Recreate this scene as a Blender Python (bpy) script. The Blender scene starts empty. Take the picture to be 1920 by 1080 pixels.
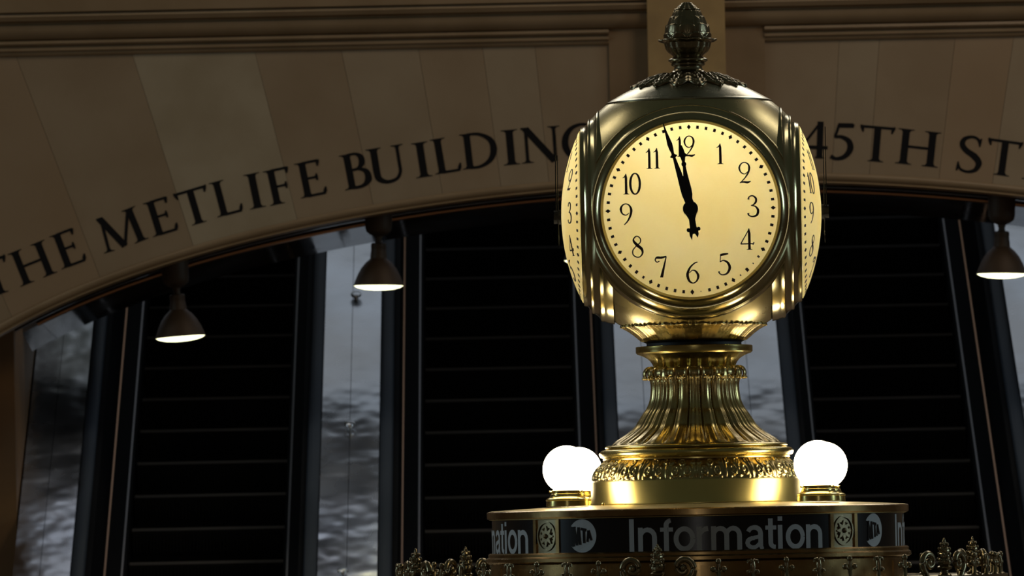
import bpy, bmesh, math, random
from mathutils import Vector, Matrix

random.seed(7)
S = bpy.context.scene
COL = S.collection
PI = math.pi
R = math.radians
sin, cos = math.sin, math.cos

# ------------------------------------------------------------------ camera
F = 12900.0                     # focal length in pixels of the 1920 wide frame
EYE = 2.4                       # height of the lens above the concourse floor
CY = -24.0
WY0 = 16.0
ROLL = R(1.16)
HOR = 985.0                     # image row of eye level
PITCH = math.atan((HOR - 540) / F)
cd = bpy.data.cameras.new('camera')
cam = bpy.data.objects.new('camera', cd)
COL.objects.link(cam)
cd.sensor_width = 36
cd.lens = F / 1920 * 36
cd.clip_end = 400
cd.dof.use_dof = True
cd.dof.focus_distance = 23.8
cd.dof.aperture_fstop = 13.0
cam.matrix_world = Matrix.Translation((0, CY, EYE)) @ Matrix.Rotation(PI / 2 + PITCH, 4, 'X') @ Matrix.Rotation(-ROLL, 4, 'Z')
S.camera = cam
CM = cam.matrix_world.copy()

def at(px, py, Y):
    """world point that the photograph shows at a pixel, on the plane y = Y"""
    d = CM.to_3x3() @ Vector((px - 960, 540 - py, -F))
    o = CM.translation
    return o + d * ((Y - o.y) / d.y)

S.view_settings.view_transform = 'Standard'
S.view_settings.look = 'None'
S.view_settings.gamma = 1
S.view_settings.exposure = 0.0
S.view_settings.use_curve_mapping = False
S.cycles.max_bounces = 6
S.cycles.sample_clamp_indirect = 4.0
S.cycles.caustics_reflective = False

# ------------------------------------------------------------------ light of the hall
w = bpy.data.worlds.new('concourse_gloom')
S.world = w
w.use_nodes = True
wn = w.node_tree
bg = wn.nodes['Background']
# dim painted vault overhead (grey green), warm stone walls around
tcw = wn.nodes.new('ShaderNodeTexCoord')
sep = wn.nodes.new('ShaderNodeSeparateXYZ')
crw = wn.nodes.new('ShaderNodeValToRGB')
crw.color_ramp.elements[0].position = 0.42
crw.color_ramp.elements[0].color = (0.022, 0.014, 0.008, 1)
crw.color_ramp.elements[1].position = 0.80
crw.color_ramp.elements[1].color = (0.034, 0.040, 0.033, 1)
e_ = crw.color_ramp.elements.new(0.56)
e_.color = (0.034, 0.025, 0.016, 1)
mrw = wn.nodes.new('ShaderNodeMapRange')
mrw.inputs[1].default_value = -1
wn.links.new(tcw.outputs['Generated'], sep.inputs[0])
wn.links.new(sep.outputs['Z'], mrw.inputs[0])
wn.links.new(mrw.outputs[0], crw.inputs[0])
wn.links.new(crw.outputs[0], bg.inputs[0])
bg.inputs[1].default_value = 1.0

def area(name, loc, target, sx, sy, power, color):
    l = bpy.data.lights.new(name, 'AREA')
    l.shape = 'RECTANGLE'
    l.size, l.size_y = sx, sy
    l.energy = power
    l.color = color
    o = bpy.data.objects.new(name, l)
    COL.objects.link(o)
    o.location = loc
    o.rotation_euler = (Vector(target) - Vector(loc)).to_track_quat('-Z', 'Y').to_euler()
    return o

# tall lunette windows high on both long sides of the concourse
area('lunette_window_light', (-10.5, 8.5, 15.5), (0, 0, 3.5), 3.6, 5.0, 190, (1.0, 0.93, 0.80))
area('lunette_window_light', (11.8, 8.5, 15.5), (0, 0, 3.5), 3.6, 5.0, 190, (1.0, 0.93, 0.80))
# pair of dim clerestory windows over the arch
area('clerestory_light', (-3.0, 15.7, 12.2), (-1.0, 0, 5), 3.0, 5.5, 190, (1.0, 0.95, 0.84))
area('clerestory_light', (4.6, 15.7, 12.2), (2.4, 0, 5), 3.0, 5.5, 190, (1.0, 0.95, 0.84))
# cool daylight of the great end windows left and right
area('end_window_light', (-30, -1, 8.5), (0, 0, 3.5), 4, 7, 900, (0.60, 0.86, 1.0))
area('end_window_light', (31, -1, 8.5), (0, 0, 3.5), 4, 7, 900, (0.60, 0.86, 1.0))
# the balcony window behind the photographer
area('balcony_window_light', (-0.55, -44, 5.5), (0.6, 0, 3.5), 0.9, 10.0, 130, (1.0, 0.95, 0.88))
# added one-sided warm fill on the arch wall, for the concourse chandeliers
area('arch_wall_fill_light', (6.0, 8.0, 12.0), (2.6, 16, 4.6), 3, 3, 182, (1.0, 0.81, 0.65))
# lit ceiling of the escalator hall beyond the arch
area('escalator_hall_light', (1.2, 21.2, 8.4), (1.2, 21.2, 3.0), 7.8, 5.4, 46, (0.78, 0.87, 1.0))


# ------------------------------------------------------------------ materials
def rgb(r, g, b):
    f = lambda c: (c / 255 / 12.92) if c <= 10 else ((c / 255 + 0.055) / 1.055) ** 2.4
    return (f(r), f(g), f(b), 1)

def mat(name, base, rough=0.5, metal=0.0, noise=None, bump=None, spec=0.5, rvar=None, coat=0):
    m = bpy.data.materials.new(name)
    m.use_nodes = True
    nt = m.node_tree
    b = nt.nodes['Principled BSDF']
    b.inputs['Base Color'].default_value = base if len(base) == 4 else (*base, 1)
    b.inputs['Roughness'].default_value = rough
    b.inputs['Metallic'].default_value = metal
    b.inputs['Specular IOR Level'].default_value = spec
    b.inputs['Coat Weight'].default_value = coat
    tc = nt.nodes.new('ShaderNodeTexCoord')
    if noise:
        col2, scale, detail = noise[:3]
        stretch = noise[3] if len(noise) > 3 else (1, 1, 1)
        mp = nt.nodes.new('ShaderNodeMapping')
        mp.inputs['Scale'].default_value = stretch
        n = nt.nodes.new('ShaderNodeTexNoise')
        n.inputs['Scale'].default_value = scale
        n.inputs['Detail'].default_value = detail
        cr = nt.nodes.new('ShaderNodeValToRGB')
        cr.color_ramp.elements[0].position = 0.35
        cr.color_ramp.elements[1].position = 0.68
        cr.color_ramp.elements[0].color = base if len(base) == 4 else (*base, 1)
        cr.color_ramp.elements[1].color = col2 if len(col2) == 4 else (*col2, 1)
        nt.links.new(tc.outputs['Object'], mp.inputs[0])
        nt.links.new(mp.outputs[0], n.inputs[0])
        nt.links.new(n.outputs[0], cr.inputs[0])
        nt.links.new(cr.outputs[0], b.inputs['Base Color'])
    if rvar:
        scale, r0, r1 = rvar
        n = nt.nodes.new('ShaderNodeTexNoise')
        n.inputs['Scale'].default_value = scale
        n.inputs['Detail'].default_value = 4
        mr = nt.nodes.new('ShaderNodeMapRange')
        mr.inputs[1].default_value = 0.3
        mr.inputs[2].default_value = 0.7
        mr.inputs[3].default_value = r0
        mr.inputs[4].default_value = r1
        nt.links.new(tc.outputs['Object'], n.inputs[0])
        nt.links.new(n.outputs[0], mr.inputs[0])
        nt.links.new(mr.outputs[0], b.inputs['Roughness'])
    if bump:
        scale, dist = bump
        n = nt.nodes.new('ShaderNodeTexNoise')
        n.inputs['Scale'].default_value = scale
        n.inputs['Detail'].default_value = 3
        bp = nt.nodes.new('ShaderNodeBump')
        bp.inputs['Distance'].default_value = dist
        bp.inputs['Strength'].default_value = 0.6
        nt.links.new(tc.outputs['Object'], n.inputs[0])
        nt.links.new(n.outputs[0], bp.inputs['Height'])
        nt.links.new(bp.outputs[0], b.inputs['Normal'])
    return m

def emis(name, color, strength):
    m = bpy.data.materials.new(name)
    m.use_nodes = True
    nt = m.node_tree
    nt.nodes.clear()
    e = nt.nodes.new('ShaderNodeEmission')
    e.inputs[0].default_value = (*color, 1)
    e.inputs[1].default_value = strength
    o = nt.nodes.new('ShaderNodeOutputMaterial')
    nt.links.new(e.outputs[0], o.inputs[0])
    return m

M = {}
M['brass'] = mat('polished_brass', (0.62, 0.49, 0.17), 0.22, 1, noise=((0.55, 0.44, 0.16), 9, 3), rvar=(14, 0.19, 0.28))
M['brass_satin'] = mat('satin_brass', (0.66, 0.52, 0.24), 0.42, 1, noise=((0.56, 0.44, 0.2), 9, 3))
M['brass_bezel'] = mat('polished_olive_brass', (0.48, 0.41, 0.22), 0.17, 1, noise=((0.42, 0.36, 0.2), 7, 3), rvar=(10, 0.14, 0.2))
M['brass_drum'] = mat('broad_sheen_brass', (0.72, 0.57, 0.20), 0.3, 1, noise=((0.66, 0.52, 0.18), 6, 3), rvar=(8, 0.27, 0.34))
M['brass_brown'] = mat('browned_brass', (0.36, 0.24, 0.10), 0.25, 1, noise=((0.27, 0.17, 0.07), 9, 3), rvar=(14, 0.18, 0.3))
M['brass_ball'] = mat('olive_toned_brass', (0.50, 0.42, 0.21), 0.27, 1, noise=((0.44, 0.37, 0.19), 7, 3), rvar=(10, 0.24, 0.31))
M['brass_aged'] = mat('aged_brass', (0.54, 0.42, 0.17), 0.27, 1, noise=((0.40, 0.31, 0.15), 16, 4), rvar=(20, 0.23, 0.33))
M['bronze'] = mat('dark_bronze', (0.30, 0.24, 0.14), 0.27, 1, noise=((0.22, 0.18, 0.11), 30, 4))
M['bronze_cap'] = mat('pewter_toned_bronze', (0.42, 0.37, 0.25), 0.25, 1, noise=((0.36, 0.32, 0.22), 12, 3), rvar=(20, 0.2, 0.3))
M['gasket'] = mat('black_gasket', (0.006, 0.006, 0.006), 0.6)
M['ink'] = mat('dial_black_enamel', (0.030, 0.008, 0.004), 0.5)
M['hand'] = mat('blackened_steel_hand', (0.004, 0.004, 0.005), 0.45, spec=0.3)
M['sign'] = mat('gloss_black_sign', (0.006, 0.0065, 0.008), 0.22)
M['sign_text'] = mat('grey_white_sign_lettering', (0.62, 0.62, 0.62), 0.6)
M['stone'] = mat('warm_limestone', rgb(148, 126, 98), 0.5, noise=(rgb(138, 115, 87), 2.2, 5), bump=(25, 0.001))
M['stone_b'] = mat('greyer_limestone', rgb(150, 130, 103), 0.5, noise=(rgb(141, 120, 93), 2.6, 5), bump=(25, 0.001))
M['stone_c'] = mat('pale_veined_limestone', rgb(160, 143, 116), 0.48, noise=(rgb(147, 129, 101), 3.0, 6), bump=(25, 0.001))
M['stone_d'] = mat('brown_limestone', rgb(142, 116, 86), 0.5, noise=(rgb(148, 123, 94), 1.8, 5), bump=(25, 0.001))
M['trim'] = mat('moulded_limestone', rgb(140, 116, 86), 0.45, noise=(rgb(128, 104, 74), 3, 5))
M['keystone'] = mat('honed_gold_marble', rgb(168, 137, 88), 0.3, noise=(rgb(146, 118, 76), 5, 5), bump=(12, 0.004))
M['incised'] = mat('black_painted_inscription', (0.010, 0.009, 0.009), 0.8, spec=0.1)
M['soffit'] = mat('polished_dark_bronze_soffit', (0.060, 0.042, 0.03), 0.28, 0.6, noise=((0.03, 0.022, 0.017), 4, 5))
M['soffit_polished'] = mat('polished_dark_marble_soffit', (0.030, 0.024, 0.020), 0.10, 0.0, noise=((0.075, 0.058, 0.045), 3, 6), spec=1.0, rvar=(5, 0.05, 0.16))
M['jamb'] = mat('brown_side_wall_stone', rgb(108, 76, 38), 0.6, noise=(rgb(86, 60, 32), 2, 4))  # hall side wall stone, mottled in two browns
M['black'] = mat('near_black_hall_finish', (0.010, 0.010, 0.011), 0.6)
M['floor'] = mat('tennessee_marble_floor', rgb(150, 130, 112), 0.25, noise=(rgb(120, 102, 88), 3, 4))
M['step'] = mat('black_cleated_step', (0.004, 0.004, 0.004), 0.7, spec=0.2)
M['nosing'] = mat('step_edge_sheen', (0.12, 0.115, 0.115), 0.55, 0.3)  # pale colour stands in for the sheen along the tread edges
M['steel'] = mat('brushed_steel_deck', (0.60, 0.62, 0.66), 0.25, 1, noise=((0.50, 0.49, 0.49), 1.1, 4, (1.4, 1.0, 2.2)), rvar=(2.0, 0.2, 0.34), bump=(1.5, 0.10))
M['skirt'] = mat('grey_skirt_strip', (0.20, 0.19, 0.19), 0.5, 0.6)
M['copper'] = mat('copper_trim_strip', (0.34, 0.19, 0.11), 0.35, 1)
M['rubber'] = mat('blue_black_handrail_rubber', (0.020, 0.026, 0.036), 0.6, spec=0.25)
M['baluster'] = mat('black_balustrade', (0.004, 0.004, 0.0045), 0.7, spec=0.06)
M['shade'] = mat('brown_bronze_lamp_shade', (0.045, 0.023, 0.008), 0.6, 0.3)
M['globe'] = emis('glowing_white_globe', (1.0, 0.86, 0.60), 11.5)
M['bulb'] = emis('glowing_reflector_bulb', (1.0, 0.98, 0.60), 3.2)

def dial_glass():
    m = bpy.data.materials.new('opal_dial_glass')
    m.use_nodes = True
    nt = m.node_tree
    nt.nodes.clear()
    tr = nt.nodes.new('ShaderNodeBsdfTranslucent')
    tr.inputs[0].default_value = (1.0, 0.79, 0.38, 1)
    n = nt.nodes.new('ShaderNodeTexNoise')
    n.inputs['Scale'].default_value = 5
    tc = nt.nodes.new('ShaderNodeTexCoord')
    cr = nt.nodes.new('ShaderNodeValToRGB')
    cr.color_ramp.elements[0].position = 0.35
    cr.color_ramp.elements[1].position = 0.7
    cr.color_ramp.elements[0].color = (1.0, 0.765, 0.29, 1)
    cr.color_ramp.elements[1].color = (1.0, 0.815, 0.37, 1)
    gl = nt.nodes.new('ShaderNodeBsdfGlossy')
    gl.inputs['Roughness'].default_value = 0.12
    mx = nt.nodes.new('ShaderNodeMixShader')
    mx.inputs[0].default_value = 0.03
    o = nt.nodes.new('ShaderNodeOutputMaterial')
    nt.links.new(tc.outputs['Object'], n.inputs[0])
    nt.links.new(n.outputs[0], cr.inputs[0])
    nt.links.new(cr.outputs[0], tr.inputs[0])
    nt.links.new(tr.outputs[0], mx.inputs[1])
    nt.links.new(gl.outputs[0], mx.inputs[2])
    nt.links.new(mx.outputs[0], o.inputs[0])
    return m
M['dial'] = dial_glass()

# ------------------------------------------------------------------ mesh helpers
class MB:
    def __init__(s):
        s.v, s.f, s.mi = [], [], []
    def quad(s, a, b, c, d, mi=0):
        s.f.append((a, b, c, d)); s.mi.append(mi)
    def box(s, x0, x1, y0, y1, z0, z1, fn=None, mi=0):
        n = len(s.v)
        for x in (x0, x1):
            for y in (y0, y1):
                for z in (z0, z1):
                    p = (x, y, z)
                    s.v.append(tuple(fn(*p)) if fn else p)
        for q in ((0, 1, 3, 2), (4, 6, 7, 5), (0, 4, 5, 1), (2, 3, 7, 6), (0, 2, 6, 4), (1, 5, 7, 3)):
            s.f.append(tuple(n + i for i in q)); s.mi.append(mi)
    def lathe(s, prof, n=96, disp=None, close=False, axis=None, a0=0.0, a1=2 * PI):
        """prof: (r, z). disp(i, t, phi) -> (dr, dz)."""
        full = abs(a1 - a0 - 2 * PI) < 1e-6
        base = len(s.v)
        m = n if full else n + 1
        for i, (r, z) in enumerate(prof):
            for k in range(m):
                ph = a0 + (a1 - a0) * k / n
                dr, dz = disp(i, i / max(1, len(prof) - 1), ph) if disp else (0, 0)
                p = ((r + dr) * sin(ph), -(r + dr) * cos(ph), z + dz)
                s.v.append(tuple(axis(*p)) if axis else p)
        rows = len(prof)
        for i in range(rows - 1 if not close else rows):
            j = (i + 1) % rows
            for k in range(n):
                k2 = (k + 1) % m
                s.f.append((base + i * m + k, base + i * m + k2, base + j * m + k2, base + j * m + k)); s.mi.append(0)
        return s
    def cap(s, r, z, n=48, axis=None):
        base = len(s.v)
        for k in range(n):
            p = (r * sin(2 * PI * k / n), -r * cos(2 * PI * k / n), z)
            s.v.append(tuple(axis(*p)) if axis else p)
        s.f.append(tuple(range(base, base + n))); s.mi.append(0)
    def ball(s, c, r, n=10, sc=(1, 1, 1)):
        base = len(s.v)
        rows = n // 2 + 1
        for i in range(rows):
            th = PI * i / (rows - 1)
            for k in range(n):
                ph = 2 * PI * k / n
                s.v.append((c[0] + r * sc[0] * sin(th) * cos(ph), c[1] + r * sc[1] * sin(th) * sin(ph), c[2] + r * sc[2] * cos(th)))
        for i in range(rows - 1):
            for k in range(n):
                k2 = (k + 1) % n
                s.f.append((base + i * n + k, base + (i + 1) * n + k, base + (i + 1) * n + k2, base + i * n + k2)); s.mi.append(0)
    def ribbon(s, pts, ws, fn, t=(0.0, 1.0), smooth=True, steps=7, caps=True):
        """flat stroke of varying width in the (u, v) plane with thickness t along w"""
        if smooth and len(pts) > 2:
            P, W = [], []
            n = len(pts)
            for i in range(n - 1):
                p0, p1, p2, p3 = pts[max(i - 1, 0)], pts[i], pts[i + 1], pts[min(i + 2, n - 1)]
                for k in range(steps):
                    q = k / steps
                    P.append(tuple(0.5 * ((2 * p1[a]) + (-p0[a] + p2[a]) * q + (2 * p0[a] - 5 * p1[a] + 4 * p2[a] - p3[a]) * q * q
                                         + (-p0[a] + 3 * p1[a] - 3 * p2[a] + p3[a]) * q ** 3) for a in (0, 1)))
                    W.append(ws[i] + (ws[i + 1] - ws[i]) * q)
            P.append(pts[-1]); W.append(ws[-1])
        else:
            P, W = list(pts), list(ws)
        base = len(s.v)
        N = len(P)
        for i in range(N):
            a, b = P[max(i - 1, 0)], P[min(i + 1, N - 1)]
            dx, dy = b[0] - a[0], b[1] - a[1]
            L = math.hypot(dx, dy) or 1
            nx, ny = -dy / L, dx / L
            h = W[i] / 2
            for sg in (1, -1):
                for tt in t:
                    s.v.append(tuple(fn(P[i][0] + nx * h * sg, P[i][1] + ny * h * sg, tt)))
        for i in range(N - 1):
            a = base + i * 4; b = a + 4
            for q in ((a + 1, a + 3, b + 3, b + 1), (a, b, b + 2, a + 2), (a, a + 1, b + 1, b), (a + 2, b + 2, b + 3, a + 3)):
                s.f.append(q); s.mi.append(0)
        s.f.append((base, base + 2, base + 3, base + 1)); s.mi.append(0)
        e = base + (N - 1) * 4
        s.f.append((e, e + 1, e + 3, e + 2)); s.mi.append(0)
    def poly(s, pts, fn, t=(0.0, 1.0)):
        base = len(s.v); n = len(pts)
        for tt in t:
            for p in pts:
                s.v.append(tuple(fn(p[0], p[1], tt)))
        s.f.append(tuple(base + n + i for i in range(n))); s.mi.append(0)
        s.f.append(tuple(base + i for i in reversed(range(n)))); s.mi.append(0)
        for i in range(n):
            j = (i + 1) % n
            s.f.append((base + i, base + j, base + n + j, base + n + i)); s.mi.append(0)
    def tube(s, pts, r, n=10):
        base = len(s.v); N = len(pts)
        for i in range(N):
            a, b = Vector(pts[max(i - 1, 0)]), Vector(pts[min(i + 1, N - 1)])
            d = (b - a).normalized()
            u = d.cross(Vector((0, 0, 1)))
            if u.length < 1e-3: u = d.cross(Vector((0, 1, 0)))
            u.normalize(); v = d.cross(u)
            rr = r[i] if isinstance(r, (list, tuple)) else r
            for k in range(n):
                q = Vector(pts[i]) + u * rr * cos(2 * PI * k / n) + v * rr * sin(2 * PI * k / n)
                s.v.append(tuple(q))
        for i in range(N - 1):
            for k in range(n):
                k2 = (k + 1) % n
                s.f.append((base + i * n + k, base + (i + 1) * n + k, base + (i + 1) * n + k2, base + i * n + k2)); s.mi.append(0)
        s.f.append(tuple(base + k for k in range(n))); s.mi.append(0)
        s.f.append(tuple(base + (N - 1) * n + k for k in reversed(range(n)))); s.mi.append(0)
    def extrude(s, prof, x0, x1, fn=None, mi=0, closed=True):
        """prof (y, z) swept along x"""
        base = len(s.v); n = len(prof)
        for x in (x0, x1):
            for (y, z) in prof:
                s.v.append(tuple(fn(x, y, z)) if fn else (x, y, z))
        for i in range(n if closed else n - 1):
            j = (i + 1) % n
            s.f.append((base + i, base + j, base + n + j, base + n + i)); s.mi.append(mi)
        if closed:
            s.f.append(tuple(base + i for i in reversed(range(n)))); s.mi.append(mi)
            s.f.append(tuple(base + n + i for i in range(n))); s.mi.append(mi)
    def build(s, name, m, parent=None, smooth=True, angle=38, loc=None, fix=True):
        me = bpy.data.meshes.new(name)
        me.from_pydata(s.v, [], s.f)
        ms = m if isinstance(m, (list, tuple)) else [m]
        for x in ms: me.materials.append(x)
        if len(ms) > 1: me.polygons.foreach_set('material_index', s.mi)
        bm = bmesh.new(); bm.from_mesh(me)
        if fix:
            bmesh.ops.remove_doubles(bm, verts=bm.verts, dist=1e-6)
            bmesh.ops.recalc_face_normals(bm, faces=bm.faces)
        bm.to_mesh(me); bm.free()
        if smooth:
            me.polygons.foreach_set('use_smooth', [True] * len(me.polygons))
            me.set_sharp_from_angle(angle=R(angle))
        o = bpy.data.objects.new(name, me)
        COL.objects.link(o)
        if parent: o.parent = parent
        if loc: o.location = loc
        return o

def tag(o, label=None, cat=None, group=None, kind=None):
    if label: o['label'] = label
    if cat: o['category'] = cat
    if group: o['group'] = group
    if kind: o['kind'] = kind
    return o

def thing(name, label, cat, loc, rz=0, group=None):
    o = bpy.data.objects.new(name, None)
    o.empty_display_size = 0.1
    COL.objects.link(o)
    o.location = loc
    o.rotation_euler = (0, 0, rz)
    return tag(o, label, cat, group)

def structure(o):
    o['kind'] = 'structure'
    return o

def copy_tree(o, parent=None):
    c = o.copy(); COL.objects.link(c)
    if parent: c.parent = parent
    for ch in [x for x in list(bpy.data.objects) if x.parent == o]:
        copy_tree(ch, c)
    return c

# ------------------------------------------------------------------ setting: floor, arch wall, hall beyond
WY = 16.0                       # front face of the arch wall
mw = 40.0 / F                   # metres per pixel on that wall
ACX, ACZ = 1.19, EYE + (HOR - 909) * mw     # centre of the elliptic arch
AA, AB = 1600 * mw, 563 * mw
KX = 1.045                      # centre line of the keystone
YT = 1.9                        # depth of the passage under the arch

fl = MB(); fl.box(-14, 16, -30, 32, -0.2, 0.0)
structure(fl.build('floor', M['floor'], smooth=False))

def arch_z(x):
    t = (x - ACX) / AA
    return ACZ + AB * math.sqrt(max(0.0, 1 - t * t)) if abs(t) < 1 else ACZ

ZT = EYE + (HOR + 700) * mw
# slab joints radiate from a point far below the arch
JC = (1.09, EYE + (HOR - 3640) * mw)
wall = MB()
def joint_x(px, py):            # angle of a joint through the photo point
    p = at(px, py, WY)
    return (p.x - JC[0]) / (p.z - JC[1])
ztop_field = EYE + (HOR - 86) * mw
joints = [joint_x(*q) for q in ((-420, 120), (-190, 115), (30, 105), (254, 120), (481, 110), (640, 95), (785, 95), (905, 90), (1003, 90), (1145, 90), (1433, 90), (1573, 90), (1648, 90), (1790, 80), (1900, 75), (2060, 70), (2250, 66))]
seq = [3, 0, 3, 0, 2, 0, 1, 0, 1, 0, 3, 0, 1, 0, 3, 1, 0, 1]
edges = [-0.9] + joints + [0.9]
def on_joint(sl, z):
    return JC[0] + sl * (z - JC[1])
gap = 0.0009
for i in range(len(edges) - 1):
    a, b = edges[i], edges[i + 1]
    k = 12 if 0 < i < len(edges) - 2 else 30
    prev = None
    for q in range(k + 1):
        sl = a + (b - a) * q / k
        # bottom point: walk down the joint to the arch
        z = ztop_field
        lo, hi = 0.0, ztop_field
        for _ in range(40):
            mid = (lo + hi) / 2
            if mid > arch_z(on_joint(sl, mid)): hi = mid
            else: lo = mid
        zb = hi
        xb = on_joint(sl, zb)
        if abs(xb - ACX) >= AA:
            zb = 0.0
            xb = min(on_joint(sl, 0.0), ACX - AA) if sl < 0 else max(on_joint(sl, 0.0), ACX + AA)
        g = gap if q == 0 else (-gap if q == k else 0)
        cur = len(wall.v)
        wall.v += [(xb + g, WY, zb), (on_joint(sl, ztop_field) + g, WY, ztop_field), (on_joint(sl, ztop_field) + g, WY, ZT)]
        if prev is not None:
            wall.quad(prev, cur, cur + 1, prev + 1, seq[i % len(seq)])
            wall.quad(prev + 1, cur + 1, cur + 2, prev + 2, 0)
        prev = cur
# solid backing so that the joints read as fine dark lines and the wall has thickness
NB = 80
xs = [ACX + AA * (-cos(PI * i / NB)) for i in range(NB + 1)]
for i in range(NB):
    x0, x1 = xs[i], xs[i + 1]
    z0, z1 = arch_z(x0), arch_z(x1)
    n = len(wall.v)
    wall.v += [(x0, WY + 0.012, z0), (x1, WY + 0.012, z1), (x1, WY + 0.012, ZT), (x0, WY + 0.012, ZT),
               (x0, WY + 0.35, z0), (x1, WY + 0.35, z1), (x1, WY + 0.35, ZT), (x0, WY + 0.35, ZT),
               (x0, WY, z0), (x1, WY, z1)]
    wall.quad(n, n + 1, n + 2, n + 3, 4)
    wall.quad(n + 4, n + 7, n + 6, n + 5, 4)
    wall.quad(n + 8, n + 9, n + 5, n + 4, 3)
for (xa, xb) in ((-12, ACX - AA), (ACX + AA, 15)):
    wall.box(xa, xb, WY + 0.012, WY + 0.35, 0, ZT, mi=3)
wallo = structure(wall.build('wall_back', [M['stone'], M['stone_b'], M['stone_c'], M['stone_d'], M['black']], smooth=False, fix=False))

# mouldings over the arch
def trim(name, rows, x0, x1):
    """rows: (image row, projection); swept along the wall"""
    prof = [(WY - p, EYE + (HOR - y) * mw) for (y, p) in rows]
    prof = [(WY + 0.01, prof[0][1])] + prof + [(WY + 0.01, prof[-1][1])]
    m = MB(); m.extrude(prof, x0, x1)
    return structure(m.build(name, M['trim'], smooth=True, angle=30))
kl, kr = at(1214, 100, WY).x, at(1359, 100, WY).x
fl_, fr_ = at(1142, 100, WY).x, at(1434, 100, WY).x
up = [(-700, .10), (6, .10), (7.5, .07), (11, .07), (12, .125), (15, .13), (23, .115), (25, .075), (28, .07), (31, .085), (38, .085), (46, .075), (53, .055), (56, .04), (58, .018)]
lowr = [(57, .018), (59, .045), (64, .05), (67, .04), (68.5, .018), (71, .016), (72, .034), (77, .034), (79, .018), (81.5, .016), (83, .022), (86, .014), (87, .0)]
trim('trim_1', up, -9, kl)
trim('trim_2', up, kr, 11)
trim('trim_3', lowr, -9, fl_)
trim('trim_4', lowr, fr_, 11)
# flat strips on both sides of the keystone, and the keystone itself
def strip(name, x0, x1, p, y0, m):
    b = MB()
    z1 = EYE + (HOR - y0) * mw
    n = 6
    for i in range(n):
        a = x0 + (x1 - x0) * i / n; c = x0 + (x1 - x0) * (i + 1) / n
        base = len(b.v)
        b.v += [(a, WY - p, arch_z(a)), (c, WY - p, arch_z(c)), (c, WY - p, z1), (a, WY - p, z1),
                (a, WY + .005, arch_z(a)), (c, WY + .005, arch_z(c)), (c, WY + .005, z1), (a, WY + .005, z1)]
        b.quad(base, base + 1, base + 2, base + 3)
        b.quad(base, base + 4, base + 5, base + 1)
        b.quad(base + 3, base + 2, base + 6, base + 7)
        if i == 0: b.quad(base, base + 3, base + 7, base + 4)
        if i == n - 1: b.quad(base + 1, base + 5, base + 6, base + 2)
    return structure(b.build(name, m, smooth=False))
strip('trim_5', fl_, kl, .02, 57.5, M['trim'])
strip('trim_6', kr, fr_, .02, 57.5, M['trim'])
strip('trim_7', kl, kr, .16, -700, M['keystone'])
# thin bead along the arch edge
eb = MB()
pts = []
for i in range(121):
    t = PI * (0.05 + 0.90 * i / 120)
    pts.append((ACX - AA * cos(t), ACZ + AB * sin(t)))
base = 0
prof = [(-.010, .045), (-.022, .040), (-.026, .028), (-.022, .012), (-.012, .004), (-.006, 0.0), (-.02, -.012), (0.02, -.02), (0.06, -.02), (0.06, .045)]
for i, (x, z) in enumerate(pts):
    t = PI * (0.05 + 0.90 * i / 120)
    nx, nz = -cos(t) / AA, sin(t) / AB
    L = math.hypot(nx, nz); nx /= L; nz /= L
    for (dy, h) in prof:
        eb.v.append((x + nx * h, WY + dy, z + nz * h))
n = len(prof)
for i in range(len(pts) - 1):
    for k in range(n):
        k2 = (k + 1) % n
        eb.quad(i * n + k, i * n + k2, (i + 1) * n + k2, (i + 1) * n + k)
structure(eb.build('trim_8', M['trim'], angle=50))

# soffit of the passage, stepped in three bands
def band(name, y0, y1, lift, m, lift1=None):
    l1 = lift if lift1 is None else lift1
    b = MB()
    n = 100
    for i in range(n + 1):
        t = PI * (0.02 + 0.96 * i / n)
        x, z = ACX - (AA + lift) * cos(t), ACZ + (AB + lift) * sin(t)
        x1, z1 = ACX - (AA + l1) * cos(t), ACZ + (AB + l1) * sin(t)
        b.v += [(x, y0, z), (x1, y1, z1), (x1, y1, z1 + .14), (x, y0, z + .06)]
    for i in range(n):
        a = i * 4; c = a + 4
        b.quad(a, a + 1, c + 1, c); b.quad(a, c, c + 3, a + 3); b.quad(a + 1, a + 2, c + 2, c + 1)
    return structure(b.build(name, m, angle=30))
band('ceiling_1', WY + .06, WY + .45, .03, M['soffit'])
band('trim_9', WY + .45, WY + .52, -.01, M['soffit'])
# unseen fill panels added between the soffit bands to brighten the steel decks
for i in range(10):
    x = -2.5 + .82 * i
    area('deck_fill_light', (x, WY + .82, arch_z(x) + .14), (x, WY + .82, 1.0), .78, .55, .8, (0.80, 0.87, 1.0))
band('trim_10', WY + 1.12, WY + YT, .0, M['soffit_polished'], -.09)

HX0, HX1 = -2.93, 5.35
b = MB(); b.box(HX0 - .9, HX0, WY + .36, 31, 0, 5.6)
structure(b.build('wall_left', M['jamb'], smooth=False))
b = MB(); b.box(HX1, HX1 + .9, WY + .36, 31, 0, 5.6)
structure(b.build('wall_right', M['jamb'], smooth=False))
# dark bulkhead above the far end of the passage and the end wall up at the landing
b = MB()
for i in range(60):
    x0 = HX0 - .9 + (HX1 - HX0 + 1.8) * i / 60; x1 = HX0 - .9 + (HX1 - HX0 + 1.8) * (i + 1) / 60
    b.box(x0, x1, WY + YT, WY + YT + .15, arch_z((x0 + x1) / 2) + .03, 8.2)
structure(b.build('wall_front', M['black'], smooth=False))
b = MB(); b.box(HX0 - .9, HX1 + .9, 31, 31.2, 0, 12)
structure(b.build('wall_end', M['black'], smooth=False))

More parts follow.
